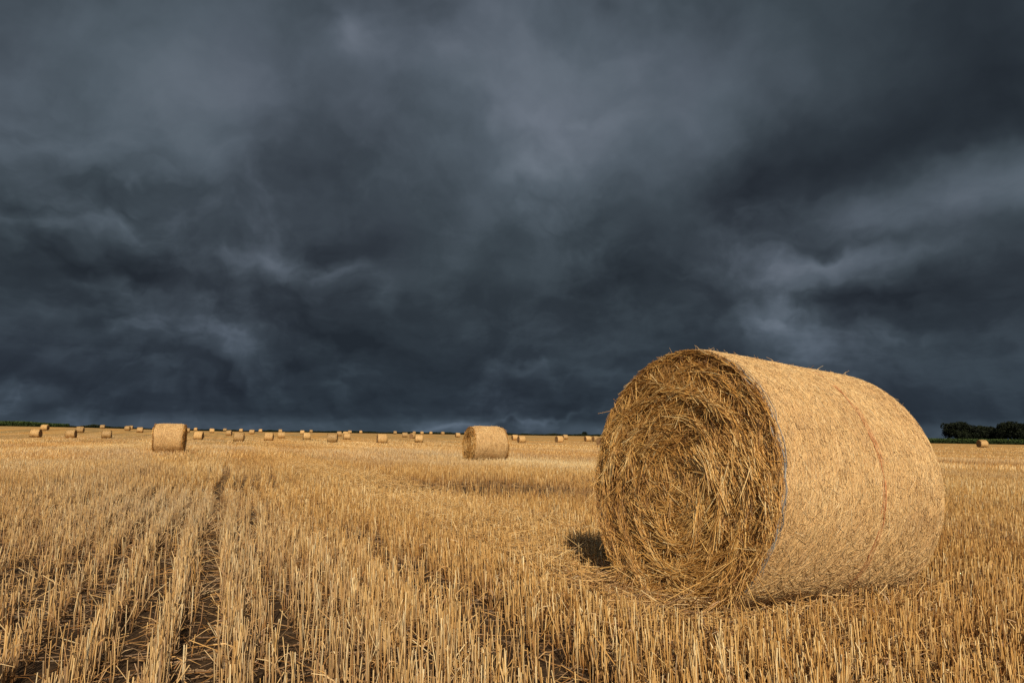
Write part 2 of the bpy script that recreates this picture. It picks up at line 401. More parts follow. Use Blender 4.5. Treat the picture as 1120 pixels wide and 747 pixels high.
# ------------------------------------------------------------------ loose straw on the ground
def litter(n, r0, r1, wid, lmin, lmax, onrow=False):
    R = np.sqrt(rng.uniform(r0**2, r1**2, n)); A = rng.uniform(-0.85, 0.85, n)
    X = R*np.sin(A) + rng.uniform(-1.5, 1.5, n); Y = R*np.cos(A)
    U, S = to_us(X, Y)
    sw = swath(U, S); k = keep_prob(U, S)
    gap = np.clip(1 - k, 0, 1)
    keep = rng.uniform(size=n) < (0.30 + 0.7*sw - 0.16*gap)
    X, Y, U, S, sw = X[keep], Y[keep], U[keep], S[keep], sw[keep]; n = len(X)
    ln = rng.uniform(lmin, lmax, n); az = rng.uniform(0, 2*PI, n)
    base = 0.006 + rng.uniform(0, 1, n)**2*0.05 + sw*rng.uniform(0, 0.13, n)
    tilt = rng.normal(0, 0.16, n) + sw*rng.normal(0, 0.35, n)
    ok = bale_clear(X, Y, base + 0.12)
    X, Y, U, S, sw, ln, az, base, tilt = [a[ok] for a in (X, Y, U, S, sw, ln, az, base, tilt)]; n = len(X)
    Z = terrain(X, Y); t = np.linspace(-.5, .5, 3)
    C = np.empty((n, 3, 3)); bend = rng.normal(0, 0.06, n)
    C[:, :, 0] = X[:, None] + (np.cos(az)*ln)[:, None]*t - (np.sin(az)*ln*bend)[:, None]*(1-4*t*t)
    C[:, :, 1] = Y[:, None] + (np.sin(az)*ln)[:, None]*t + (np.cos(az)*ln*bend)[:, None]*(1-4*t*t)
    C[:, :, 2] = np.maximum((Z + base)[:, None] + (np.sin(tilt)*ln)[:, None]*t, (Z + 0.004)[:, None])
    tint = np.clip(rng.normal(0.27, 0.17, n) + 0.40*sw, 0.02, 1)
    hue = np.clip(rng.normal(0.35, 0.25, n) - 0.3*sw, 0, 1)
    return strand_arrays(C, wid*rng.uniform(0.6, 1.3, n), tint, hue, 3)
lp = [litter(110000, 1.0, 9, 0.0017, 0.04, 0.24), litter(140000, 8, 26, 0.0026, 0.08, 0.28)]
# tangled straw lying against the foot of the big bale
n = 1500
a = rng.uniform(-0.35, BL+0.2, n); side = np.where(rng.uniform(size=n) < 0.75, -1, 1); l = side*rng.uniform(0.22, 0.75, n)
fr = rng.uniform(size=n) < 0.4
a = np.where(fr, -rng.uniform(0.0, 0.4, n), a); l = np.where(fr, rng.uniform(-0.6, 0.6, n), l)
X = BF[0] + BAX[0]*a - BAX[1]*l; Y = BF[1] + BAX[1]*a + BAX[0]*l
az = rng.uniform(0, 2*PI, n); ln = rng.uniform(0.06, 0.3, n); h0 = rng.uniform(0.0, 0.14, n)*np.exp(-((np.abs(l)-0.3)/0.4)**2)
tl = rng.normal(0, 0.3, n); t = np.linspace(-.5, .5, 3); C = np.empty((n, 3, 3))
C[:, :, 0] = X[:, None] + (np.cos(az)*ln)[:, None]*t; C[:, :, 1] = Y[:, None] + (np.sin(az)*ln)[:, None]*t
C[:, :, 2] = np.maximum(terrain(X, Y)[:, None] + h0[:, None] + 0.01 + (np.sin(tl)*ln)[:, None]*t, 0.006)
lp.append(strand_arrays(C, rng.uniform(0.0015, 0.0028, n), np.clip(rng.normal(0.5, 0.2, n), 0, 1), rng.uniform(0, 0.5, n), 3))
tag(put('straw_litter', strand_mesh('straw_litter', lp), M_LITTER), kind='stuff',
    label='loose broken straw lying between the stubble rows', cat='loose straw')

# ------------------------------------------------------------------ bales
class Bale:
    """shape of one round bale lying on its side; axis along local x, ground at local z=0"""
    def __init__(s, R, L, shear=0.0, cone=0.0, tilt=0.0, seed=0, edge=0.03, amp=0.010, fx=3.2, shear2=None):
        s.shear2 = -shear if shear2 is None else shear2
        s.R, s.L, s.shear, s.cone, s.tilt, s.edge, s.amp = R, L, shear, cone, tilt, edge, amp
        s.f = Fourier((fx, 3.0, 3.0), seed=seed+50); s.g = Fourier((7, 5, 5), seed=seed+51); s.q = Fourier((16, 10, 10), n=20, seed=seed+52)
    def side(s, xo, th, off=0.0):
        """point on the wrapped side; xo 0..L from the near end"""
        xo = np.asarray(xo, float); th = np.asarray(th, float)
        d = np.minimum(xo, s.L - xo)
        r = s.R*(1 + s.cone*xo) + s.amp*s.f(xo, np.cos(th), np.sin(th)) + 0.35*s.amp*s.g(xo, np.cos(th), np.sin(th))
        e = np.clip(1 - d/(2.2*s.edge), 0, 1); r = r - s.edge*e*e
        r = r + off
        zc = s.R + s.tilt*xo
        x = xo - s.L/2 + (s.shear*(1 - xo/s.L) + s.shear2*xo/s.L)*r*np.sin(th)
        y = r*np.cos(th); z = zc + r*np.sin(th)
        z = np.where(z < 0.03, 0.03 - (0.03 - z)*0.15, z)
        return np.stack([x, y, z], -1)
    def end(s, rho, th, off, far=False):
        """point on a cut end, off outward"""
        k = 1 + (s.cone*s.L if far else 0)
        r = rho*k
        xo = s.L if far else 0.0
        zc = s.R + s.tilt*xo
        sg = 1 if far else -1
        x = xo - s.L/2 + sg*off + (s.shear2 if far else s.shear)*r*np.sin(th)
        y = r*np.cos(th); z = zc + r*np.sin(th)
        z = np.where(z < 0.03, 0.03 - (0.03 - z)*0.15, z)
        return np.stack([x, y, z], -1)
    def relief(s, rho, th):
        sp = th*0.35
        return -0.012*np.exp(-(rho/0.28)**2) - 0.030*smooth(s.R - 0.12, s.R - 0.05, rho)*(1 - smooth(s.R - 0.03, s.R - 0.005, rho))*smooth(-0.5, 0.4, np.sin(th)) + 0.020*s.g(rho*0.9, np.cos(th)*0.6, np.sin(th)*0.6) + 0.020*np.sin(rho*46 + 5*s.f(rho*1.5, np.cos(th), np.sin(th)) + th) * smooth(0.10, 0.35, rho) + 0.012*s.q(rho, np.cos(th)*0.7, np.sin(th)*0.7)
    def hang(s, n, wid):
        """tufts hanging from the lower edge of the near end"""
        th = rng.uniform(-2.6, -0.95, n); rho = s.R - rng.uniform(0.0, 0.16, n)
        a = s.end(rho, th, rng.uniform(0.0, 0.03, n)); ln = rng.uniform(0.08, 0.26, n)
        d = np.stack([-rng.uniform(0.0, 0.7, n), rng.normal(0, 0.7, n), -rng.uniform(0.1, 1.0, n)], -1); d = unit(d); t = np.array([0, .5, 1.0])
        C = a[:, None] + d[:, None]*(ln[:, None]*t)[:, :, None] + rng.normal(0, 0.006, (n, 3, 3))*t[None, :, None]
        C[:, :, 2] = np.maximum(C[:, :, 2], 0.015)
        return strand_arrays(C, wid*rng.uniform(0.6, 1.3, n), np.clip(rng.normal(0.5, 0.2, n), 0, 1), rng.uniform(0, 0.25, n), 3, tip=0.7)
    def skin_mesh(s, nx=40, nt=120):
        xo = np.linspace(0.0, s.L, nx); th = np.linspace(0, 2*PI, nt, endpoint=False)
        X, T = np.meshgrid(xo, th, indexing='ij')
        V = s.side(X, T, -0.004).reshape(-1, 3)
        i = np.arange(nx-1)[:, None]*nt; j = np.arange(nt)[None]; jn = (j+1) % nt
        Q = np.stack([i+j, i+nt+j, i+nt+jn, i+jn], -1).reshape(-1, 4)
        return mesh_np('skin', V, quads=Q)
    def end_mesh(s, far=False, nr=26, nt=120, depth=0.012):
        rho = np.linspace(0.0, s.R - s.edge*0.9, nr)[1:]; th = np.linspace(0, 2*PI, nt, endpoint=False)
        Rr, T = np.meshgrid(rho, th, indexing='ij')
        rel = s.relief(Rr, T)*smooth(s.R, s.R-0.08, Rr)
        V = s.end(Rr, T, rel - depth, far).reshape(-1, 3)
        nr = nr-1
        i = np.arange(nr-1)[:, None]*nt; j = np.arange(nt)[None]; jn = (j+1) % nt
        Q = np.stack([i+j, i+jn, i+nt+jn, i+nt+j], -1).reshape(-1, 4)
        c = s.end(np.array([0.0]), np.array([0.0]), np.array([0.0]), far); V = np.concatenate([V, c])
        tr = np.stack([np.full(nt, len(V)-1), (np.arange(nt)+1) % nt, np.arange(nt)], -1)
        return V, Q, tr
    def end_strands(s, n, wid, far=False, chaos=0.34, depth=0.017, lmin=0.07, lmax=0.30):
        rho0 = np.sqrt(rng.uniform(0, 1, n))*(s.R - 0.012); th0 = rng.uniform(0, 2*PI, n)
        ln = rng.uniform(lmin, lmax, n)*rng.choice([0.6, 1.0, 1.25], n)
        ang = rng.normal(0, 1, n)*(chaos*0.8 + 0.8*np.exp(-(rho0/0.18)**2))
        rnd = rng.uniform(size=n) < 0.20
        ang = np.where(rnd, rng.uniform(-1.5, 1.5, n), ang)
        # spiral lay: tangent slopes inward slightly, wads share direction
        ang = ang + 0.30*s.f(rho0*2, np.cos(th0)*1.2, np.sin(th0)*1.2)
        K = 4; t = np.linspace(-.5, .5, K)
        tang = (ln*np.cos(ang))[:, None]*t; rad = (ln*np.sin(ang))[:, None]*t
        y0 = rho0*np.cos(th0); z0 = rho0*np.sin(th0)
        # curve along the winding
        curv = np.where(rho0 > 0.15, 1/np.maximum(rho0, 0.15), 2.0)[:, None]*0.5*tang**2*0.9
        ry = np.cos(th0)[:, None]; rz = np.sin(th0)[:, None]
        py = y0[:, None] + ry*(rad - curv) - rz*tang
        pz = z0[:, None] + rz*(rad - curv) + ry*tang
        rho = np.hypot(py, pz); th = np.arctan2(pz, py)
        lim = s.R - (0.034 if far else 0.006) + 0.012*rng.uniform(size=(n, 1))
        rho = np.minimum(rho, lim)
        lay = rng.uniform(0, 1, n)
        relv = s.relief(rho0, th0)
        off = (relv*smooth(s.R, s.R-0.08, rho0) + depth*(lay - 0.35))[:, None] + 0.0*t
        stick = np.where(rng.uniform(size=n) < 0.14, np.abs(rng.normal(0, 0.22, n)), rng.normal(0, 0.05, n))
        off = off + (ln*stick)[:, None]*t*np.where(rng.uniform(size=n) < .5, 1, -1)[:, None]
        # droop: the underside hangs a little proud
        off = off + 0.02*smooth(-0.2, -0.6, z0)[:, None]
        P = s.end(rho, th, off, far)
        tint = np.clip(0.29 + 0.31*lay + rng.normal(0, 0.20, n) + 3.5*np.clip(relv, -.05, .05), 0.0, 1)  # buried and recessed strands tinted darker: groove shade painted into the straw
        hue = np.clip(rng.normal(0.08, 0.12, n), 0, 1)
        return strand_arrays(P, wid*rng.uniform(0.6, 1.4, n), tint, hue, 3)
    def side_strands(s, n, wid, lmin=0.05, lmax=0.17, off=(0.001, 0.007), chaos=0.55, uni=0.25, th=None, bright=0.0, ang0=0.0):
        xo0 = rng.uniform(0.004, s.L-0.004, n); th0 = rng.uniform(0, 2*PI, n) if th is None else rng.uniform(th[0], th[1], n)
        ln = rng.uniform(lmin, lmax, n)
        ang = rng.normal(0, chaos, n) + ang0
        ang = np.where(rng.uniform(size=n) < uni, rng.uniform(-PI/2, PI/2, n), ang)
        K = 4; t = np.linspace(-.5, .5, K)
        bend = rng.normal(0, 0.05, n)
        dx = (ln*np.sin(ang))[:, None]*t + (bend*ln)[:, None]*(1-4*t*t); dt = (ln*np.cos(ang)/s.R)[:, None]*t
        xo = np.clip(xo0[:, None] + dx, 0.0, s.L); thh = th0[:, None] + dt
        o = rng.uniform(off[0], off[1], n)[:, None] + 0.004*(1-4*t*t)*rng.uniform(0, 1, (n, 1)) - 0.003
        P = s.side(xo, thh, o)
        cl = s.g(xo0*1.3, np.cos(th0)*1.5, np.sin(th0)*1.5)
        tint = np.clip(rng.normal(0.565, 0.12, n) + bright + 0.06*cl, 0.0, 1)
        return strand_arrays(P, wid*rng.uniform(0.6, 1.35, n), tint, np.clip(rng.normal(0.12, 0.15, n), 0, 1), 3)
    def fly(s, n, wid, lmin=0.03, lmax=0.10, lift=(0.2, 1.0)):
        """short ends poking out of the wrapped side"""
        xo = rng.uniform(0.01, s.L-0.01, n); th = rng.uniform(0, 2*PI, n); ln = rng.uniform(lmin, lmax, n)
        a = s.side(xo, th, 0.0); nrm = unit(s.side(xo, th, 0.05) - a)
        tn = unit(rng.normal(size=(n, 3))); tn = unit(tn - nrm*(tn*nrm).sum(1, keepdims=True))
        up = rng.uniform(lift[0], lift[1], n)[:, None]
        d = unit(tn + nrm*up)
        t = np.array([0, .5, 1.0])
        C = a[:, None] + d[:, None]*(ln[:, None]*t)[:, :, None] + rng.normal(0, 0.004, (n, 3, 3))*t[None, :, None]
        C[:, :, 2] = np.maximum(C[:, :, 2], 0.02)
        return strand_arrays(C, wid*rng.uniform(0.6, 1.2, n), np.clip(rng.normal(0.6, 0.2, n), 0, 1), rng.uniform(0, 0.4, n), 3, tip=0.7)
    def rim(s, n, wid, far=False, lmin=0.05, lmax=0.16):
        """straw ends sticking out around the rim of a cut end"""
        th = rng.uniform(0, 2*PI, n); th = np.where((np.sin(th) > 0.1) & (rng.uniform(size=n) < 0.72), -th, th); rho = s.R - np.abs(rng.normal(0, 0.03, n)) - 0.004; ln = rng.uniform(lmin, lmax, n)
        a = s.end(rho, th, rng.uniform(-0.015, 0.015, n), far)
        tang = np.stack([np.zeros(n), -np.sin(th), np.cos(th)], -1); rad = np.stack([np.zeros(n), np.cos(th), np.sin(th)], -1)
        ax = np.zeros((n, 3)); ax[:, 0] = 1 if far else -1
        d = unit(tang*rng.choice([-1, 1], n)[:, None]*rng.uniform(0.3, 1.2, n)[:, None] + rad*rng.normal(0.0, 0.22, n)[:, None] + ax*rng.uniform(0.02, 0.6, n)[:, None])
        t = np.array([0, .5, 1.0])
        C = a[:, None] + d[:, None]*(ln[:, None]*t)[:, :, None]
        C[:, :, 2] = np.maximum(C[:, :, 2], 0.02)
        return strand_arrays(C, wid*rng.uniform(0.6, 1.2, n), np.clip(rng.normal(0.55, 0.2, n), 0, 1), rng.uniform(0, 0.3, n), 3, tip=0.7)
    def broken_ring(s, xo, width, off, wig, seed, keep=0.6, k=320, seg=7):
        f = Fourier((2.5, 2.5), n=24, seed=seed+900); f2 = Fourier((7., 7.), n=16, seed=seed+901)
        th = np.linspace(0, 2*PI, k+1); x = xo + wig*f(np.cos(th)*3, np.sin(th)*3) + wig*0.7*f2(np.cos(th)*3, np.sin(th)*3)
        o = off + 0.0012*f2(np.sin(th)*5, np.cos(th)*5)
        P = s.side(x, th, o); nr = unit(s.side(x, th, o + 0.05) - P)
        st = np.arange(0, k - seg, seg - 1); st = st[rng.uniform(size=len(st)) < keep]
        idx = st[:, None] + np.arange(seg)[None]
        return strand_arrays(P[idx], np.full(len(st), width), np.full(len(st), .5), None, sides=1, frame=nr[idx])
    def ring(s, xo, width, off, wig=0.004, k=160, gaps=0.0, seed=0, nseg=1):
        """a thread laid round the bale as a thin ribbon"""
        f = Fourier((2.5, 2.5), n=24, seed=seed+900); f2 = Fourier((7., 7.), n=16, seed=seed+901)
        th = np.linspace(0, 2*PI, k+1)
        x = xo + wig*f(np.cos(th)*3, np.sin(th)*3) + wig*0.6*f2(np.cos(th)*3, np.sin(th)*3)
        P = s.side(np.clip(x, -0.004, s.L+0.004), th, off)
        nr = unit(s.side(x, th, off + 0.05) - P)
        return strand_arrays(P[None], np.array([width]), np.array([0.5]), None, sides=1, frame=nr[None])

GRP = 'round straw bales scattered over the field'

def end_object(b, parent, n, wid, far, lmin=0.07, lmax=0.30, name='cut_end', extra=()):
    V, Q, tr = b.end_mesh(far)
    parts = [b.end_strands(n, wid, far, lmin=lmin, lmax=lmax)] + list(extra)
    o = put(name, strand_mesh('cut_end_straw', parts), M_END, parent)
    # packed straw behind the loose ends is in the same mesh
    import bmesh
    bm = bmesh.new(); bm.from_mesh(o.data)
    lay = None
    vs = [bm.verts.new(v) for v in V]
    for q in Q:
        f = bm.faces.new([vs[i] for i in q]); f.material_index = 1; f.smooth = True
    for q in tr:
        f = bm.faces.new([vs[i] for i in q]); f.material_index = 1; f.smooth = True
    bm.to_mesh(o.data); bm.free()
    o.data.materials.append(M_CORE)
    return o

# --- the big bale in the foreground
big = Bale(BR, BL, shear=0.107, shear2=0.008, cone=0.003, tilt=-0.057, seed=1, edge=0.024, amp=0.0055, fx=0.9)
root = empty('round_bale', (BC[0], BC[1], 0.0), BY)
tag(root, 'large golden round straw bale filling the right foreground, cut end facing left', 'straw bale', GRP)
put('straw_core', big.skin_mesh(60, 200), M_SKIN, root)
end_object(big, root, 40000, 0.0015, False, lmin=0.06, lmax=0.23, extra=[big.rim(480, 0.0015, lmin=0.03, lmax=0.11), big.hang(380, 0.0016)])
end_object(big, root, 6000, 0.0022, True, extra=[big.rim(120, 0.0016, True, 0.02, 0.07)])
put('wrapped_side', strand_mesh('wrapped_side', [
    big.side_strands(80000, 0.00135, 0.03, 0.13, off=(0.001, 0.0048), chaos=0.55, uni=0.28),
    big.fly(600, 0.0012, 0.015, 0.05), big.fly(60, 0.0013, 0.05, 0.13, (0.05, 0.5)),
    big.side_strands(200, 0.0012, 0.12, 0.28, off=(0.003, 0.0055), chaos=0.25, uni=0.1, th=(PI*1.05, PI*1.55), bright=0.2, ang0=0.85),
    big.side_strands(400, 0.0012, 0.05, 0.15, off=(0.003, 0.006), chaos=0.8, uni=0.5, bright=0.08),
    big.side_strands(2200, 0.0011, 0.015, 0.045, off=(0.005, 0.007), chaos=0.6, uni=0.6, bright=-0.28),
]), M_SIDE, root)
net = put('net_wrap', strand_mesh('net_wrap', [big.ring(x, 0.0005, 0.0064, 0.003, 160, seed=i) for i, x in enumerate(np.linspace(0.05, BL-0.04, 60))]), M_NET, root)
put('edge_thread', strand_mesh('edge_thread', [big.ring(x, w, o, wg, 200, seed=200+i) for i, (x, w, o, wg) in enumerate(
    [(0.004, 0.0046, 0.007, 0.005), (0.011, 0.0040, 0.0075, 0.008), (0.016, 0.0022, 0.0065, 0.010), (0.022, 0.0018, 0.007, 0.012), (0.001, 0.0022, 0.004, 0.005), (0.030, 0.0010, 0.006, 0.014), (0.007, 0.0016, 0.008, 0.009)])]), M_CORD, net)
put('marker_thread', strand_mesh('marker_thread', [big.broken_ring(0.72 + x, 0.0014, 0.0072, 0.007, 300+i, 0.6) for i, x in enumerate((-0.014, -0.007, -0.002, 0.003, 0.008, 0.014))] + [big.ring(0.72, 0.0005, 0.0060, 0.007, 240, seed=302)]), M_ORANGE, net)

# --- the two bales in the middle distance
def mid_bale(name, x, y, yaw, L, seed, label, shear=0.03):
    b = Bale(0.675, L, shear=shear, seed=seed, edge=0.075, amp=0.014)
    r = empty(name, (x, y, float(terrain(x, y))), yaw)
    tag(r, label, 'straw bale', GRP)
    put('straw_core', b.skin_mesh(24, 72), M_SKIN, r)
    end_object(b, r, 4500, 0.004, False, extra=[b.rim(150, 0.004)]); end_object(b, r, 4500, 0.004, True, extra=[b.rim(150, 0.004, True)])
    put('wrapped_side', strand_mesh('wrapped_side', [b.side_strands(14000, 0.0035, 0.06, 0.18), b.side_strands(500, 0.003, 0.03, 0.08, off=(.005, .008), bright=-.25), b.fly(220, 0.0035, 0.04, 0.10)]), M_SIDE, r)
    return r
mid_bale('round_bale', -0.97, 26.6, math.radians(26), 1.36, 3, 'mid-distance round straw bale just left of the big foreground bale, brown end showing', 0.05)
mid_bale('round_bale', -16.0, 32.4, math.radians(16.5), 1.24, 4, 'squat pale straw bale standing out alone at left in front of the far bales', -0.03)

# --- the far bales
def far_mesh(seed, L, nx=12, nt=28, seg_end=4):
    b = Bale(0.675, L, shear=0.04*((seed % 3)-1), seed=seed+20, edge=0.07, amp=0.020)
    sk = [b.side_strands(700, 0.010, 0.12, 0.30, off=(0.0, 0.014)), b.fly(90, 0.008, 0.05, 0.14)]
    return b, sk
FAR_PROTO = []
M_FARSIDE = straw_mat('far_packed_straw', [(0.0, (0.22, 0.12, 0.04)), (0.3, (0.36, 0.205, 0.068)), (0.6, (0.51, 0.305, 0.105)), (1.0, (0.68, 0.46, 0.20))], rough=0.6, mottle=6, vary=0.34)
M_FARENDS = straw_mat('far_cut_straw', [(0.0, (0.06, 0.03, 0.012)), (0.4, (0.20, 0.105, 0.036)), (1.0, (0.42, 0.25, 0.10))], rough=0.6, mottle=12)
def skin_at(b, nx, nt):
    xo = np.linspace(0.0, b.L, nx); th = np.linspace(0, 2*PI, nt, endpoint=False)
    X, T = np.meshgrid(xo, th, indexing='ij'); V = b.side(X, T, 0.0).reshape(-1, 3)
    i = np.arange(nx-1)[:, None]*nt; j = np.arange(nt)[None]; jn = (j+1) % nt
    Q = np.stack([i+j, i+nt+j, i+nt+jn, i+jn], -1).reshape(-1, 4)
    return V, Q, {k: np.full(len(V), v) for k, v in (('tint', .5), ('along', .5), ('hue', .1))}
def end_at(b, far, nt):
    rho = np.array([0.02, 0.25, 0.5, b.R - b.edge]); th = np.linspace(0, 2*PI, nt, endpoint=False)
    Rr, T = np.meshgrid(rho, th, indexing='ij'); V = b.end(Rr, T, 0.4*b.relief(Rr, T)*smooth(b.R, b.R-.1, Rr) , far).reshape(-1, 3)
    i = np.arange(3)[:, None]*nt; j = np.arange(nt)[None]; jn = (j+1) % nt
    Q = np.stack([i+j, i+jn, i+nt+jn, i+nt+j], -1).reshape(-1, 4)
    return V, Q, {k: np.full(len(V), v) for k, v in (('tint', .35), ('along', .5), ('hue', .05))}
for sd in range(4):
    b = Bale(0.675, (1.32, 1.38, 1.28, 1.34)[sd], shear=(0.03, -0.04, 0.05, 0.0)[sd], seed=sd+20, edge=0.10, amp=0.026)
    side = strand_mesh('far_wrapped_side', [skin_at(b, 10, 28), b.side_strands(420, 0.011, 0.12, 0.30, off=(0.0, 0.012)), b.fly(60, 0.008, 0.05, 0.14)])
    side.materials.append(M_FARSIDE)
    ends = []
    for far in (False, True):
        e = strand_mesh('far_cut_end', [end_at(b, far, 28), b.end_strands(160, 0.012, far, lmin=.1, lmax=.35)]); e.materials.append(M_FARENDS)
        ends.append(e)
    # the farthest bales: one mesh, both straw materials
    V, Q, A = merge([skin_at(b, 8, 20), b.side_strands(120, 0.016, 0.15, 0.35, off=(0.0, 0.012))]); n0 = len(Q)
    V2, Q2, A2 = merge([(V, Q, A), end_at(b, False, 20), end_at(b, True, 20)])
    whole = mesh_np('far_round_bale', V2, quads=Q2, attrs=A2)
    whole.materials.append(M_FARSIDE); whole.materials.append(M_FARENDS)
    mi = np.zeros(len(Q2), dtype=np.int32); mi[n0:] = 1; whole.polygons.foreach_set('material_index', mi)
    FAR_PROTO.append((side, ends, whole))

FAR = [
    (-73.4, 106.6, 10, 1, 'leftmost bale on the field, pale and well below the green bank'),
    (-107.8, 159.4, 7, 1, 'small bale close under the dark green bank, up behind the leftmost bale'),
    (-68.2, 107.0, 14, 1, 'second of three larger evenly spaced bales on the left, below the end of green bank'),
    (-91.9, 147.1, 19, 1, 'small bale just above right of the second larger bale on the left'),
    (-64.9, 110.8, 24, 1, 'third of the three evenly spaced bales on the left, nearest the squat pale bale'),
    (-141.6, 238.9, 17, 0, 'tiny bale on the skyline above the third larger left bale'),
    (-105.6, 189.8, 12, 0, 'larger of two tiny bales touching each other left of the squat pale bale'),
    (-138.0, 250.2, 11, 0, 'smaller rear bale of the touching pair left of the squat pale bale'),
    (-91.8, 170.6, 21, 1, 'small bale just left of the squat pale bale, up against its shoulder'),
    (-91.3, 194.4, 18, 0, 'small bale just right of the squat pale bale'),
    (-133.7, 292.4, 7, 0, 'tiny bale on the skyline a little right of the squat pale bale'),
    (-51.4, 113.6, 9, 1, 'first larger far bale right of the squat pale bale'),
    (-89.8, 207.0, 27, 0, 'small bale above the gap between the two larger far bales right of the squat one'),
    (-128.4, 309.4, 17, 0, 'tiny skyline bale above the gap right of the squat pale bale, further to the right'),
    (-68.1, 166.6, 4, 0, 'small bale touching the upper left of the larger far bale above the wheel tracks'),
    (-39.3, 99.8, 15, 1, 'larger far bale standing above the wheel tracks in the stubble'),
    (-107.6, 274.9, 8, 0, 'tiny skyline bale right above the larger far bale at the wheel tracks'),
    (-76.7, 204.2, 12, 0, 'small bale up and right of the larger far bale at the wheel tracks'),
    (-100.8, 277.5, 13, 0, 'tiny skyline bale between the wheel-track bale and the next low far bale'),
    (-40.2, 114.7, 11, 1, 'low far bale, first one right of the bale at the wheel tracks'),
    (-93.5, 279.5, 23, 0, 'tiny skyline bale directly above a small far bale right of the wheel tracks'),
    (-48.2, 144.9, 19, 0, 'small far bale with a tiny skyline bale directly above it'),
    (-64.5, 213.2, 15, 0, 'small bale close behind and above a slightly larger far bale left of centre'),
    (-39.7, 134.2, 22, 1, 'slightly larger far bale with a small bale close behind its left shoulder'),
    (-93.3, 321.7, 25, 0, 'minute bale on the skyline just right of the close pair left of centre'),
    (-26.0, 100.6, 7, 1, 'left one of the two largest far bales left of centre, tightest group to its right'),
    (-48.6, 195.3, 17, 0, 'small bale hugging the right side of a larger far bale left of centre'),
    (-45.6, 190.3, 12, 0, 'small upper bale in the cluster right of the larger far bale left of centre'),
    (-32.7, 137.6, 18, 1, 'lowest small bale of the cluster right of the larger far bale left of centre'),
    (-67.0, 287.0, 10, 0, 'topmost tiny bale of the cluster right of the larger far bale left of centre'),
    (-71.3, 327.3, 19, 0, 'tiny lone skyline bale midway between the two larger far bales left of centre'),
    (-18.2, 97.6, 19, 1, 'right one of the two largest far bales left of centre, standing alone'),
    (-48.8, 290.6, 17, 0, 'tiny skyline bale right of the lone larger far bale'),
    (-29.5, 192.0, 12, 0, 'small bale between the lone larger far bale and the end-on pair'),
    (-44.6, 318.0, 16, 0, 'tiny skyline bale above the end-on bale of the close pair'),
    (-24.3, 170.6, 70, 0, 'brown end-on bale standing tight against the left of a side-on bale'),
    (-15.6, 117.4, 10, 1, 'side-on bale with a brown end-on bale tight against its left'),
    (-41.1, 318.4, 21, 0, 'tiny skyline bale directly above the side-on bale of the close pair'),
    (-36.7, 316.3, 11, 0, 'tiny skyline bale up and right of the close end-on pair'),
    (-29.0, 293.3, 27, 0, 'tiny skyline bale midway between the close pair and the mid-distance bale'),
    (-15.9, 206.7, 24, 0, 'last small bale left of the mid-distance bale with the brown end'),
    (1.0, 167.1, 22, 0, 'small bale half behind the right side of the mid-distance bale, brown end showing'),
    (2.0, 128.2, 22, 1, 'pale bale with dark end just right of the one half behind the mid-distance bale'),
    (9.6, 136.2, 28, 1, 'left lower bale of the pair midway between the mid-distance and foreground bales'),
    (15.3, 193.6, 19, 0, 'right upper bale of the pair midway between the mid-distance and foreground bales'),
    (17.6, 157.5, 26, 0, 'first of three bales in a row left of the foreground bale, furthest from it'),
    (19.1, 155.5, 28, 0, 'middle of three bales in a row left of the foreground bale'),
    (15.2, 116.3, 68, 1, 'brown end-on bale almost touching the left side of the foreground bale'),
    (80.2, 117.2, 3, 1, 'lone far bale with brown end below the trees at right'),
]
for i, (x, y, yaw, parts_shown, label) in enumerate(FAR):
    side, ends, whole = FAR_PROTO[i % 4]
    z = float(terrain(x, y)) - 0.03
    if parts_shown:
        r = empty('round_bale', (x, y, z), math.radians(yaw))
        for nm, me in (('wrapped_side', side), ('cut_end', ends[0]), ('cut_end', ends[1])):
            o = bpy.data.objects.new(nm, me); COL.objects.link(o); o.parent = r
    else:
        r = bpy.data.objects.new('round_bale', whole); COL.objects.link(r)
        r.location = (x, y, z); r.rotation_euler = (0, 0, math.radians(yaw))
    tag(r, label, 'straw bale', GRP)

# ------------------------------------------------------------------ trees, hedges, crop
def leaves(P, size, tint):
    n = len(P)
    a = unit(rng.normal(size=(n, 3))); b = unit(np.cross(a, rng.normal(size=(n, 3))))
    s = size*rng.uniform(0.6, 1.3, n)[:, None]
    V = np.stack([P - a*s - b*s*0.6, P + a*s - b*s*0.6, P + a*s*0.8 + b*s*0.6, P - a*s*0.8 + b*s*0.6], 1).reshape(-1, 3)
    Q = np.arange(4*n).reshape(-1, 4)
    return V, Q, {'tint': np.repeat(tint, 4)}

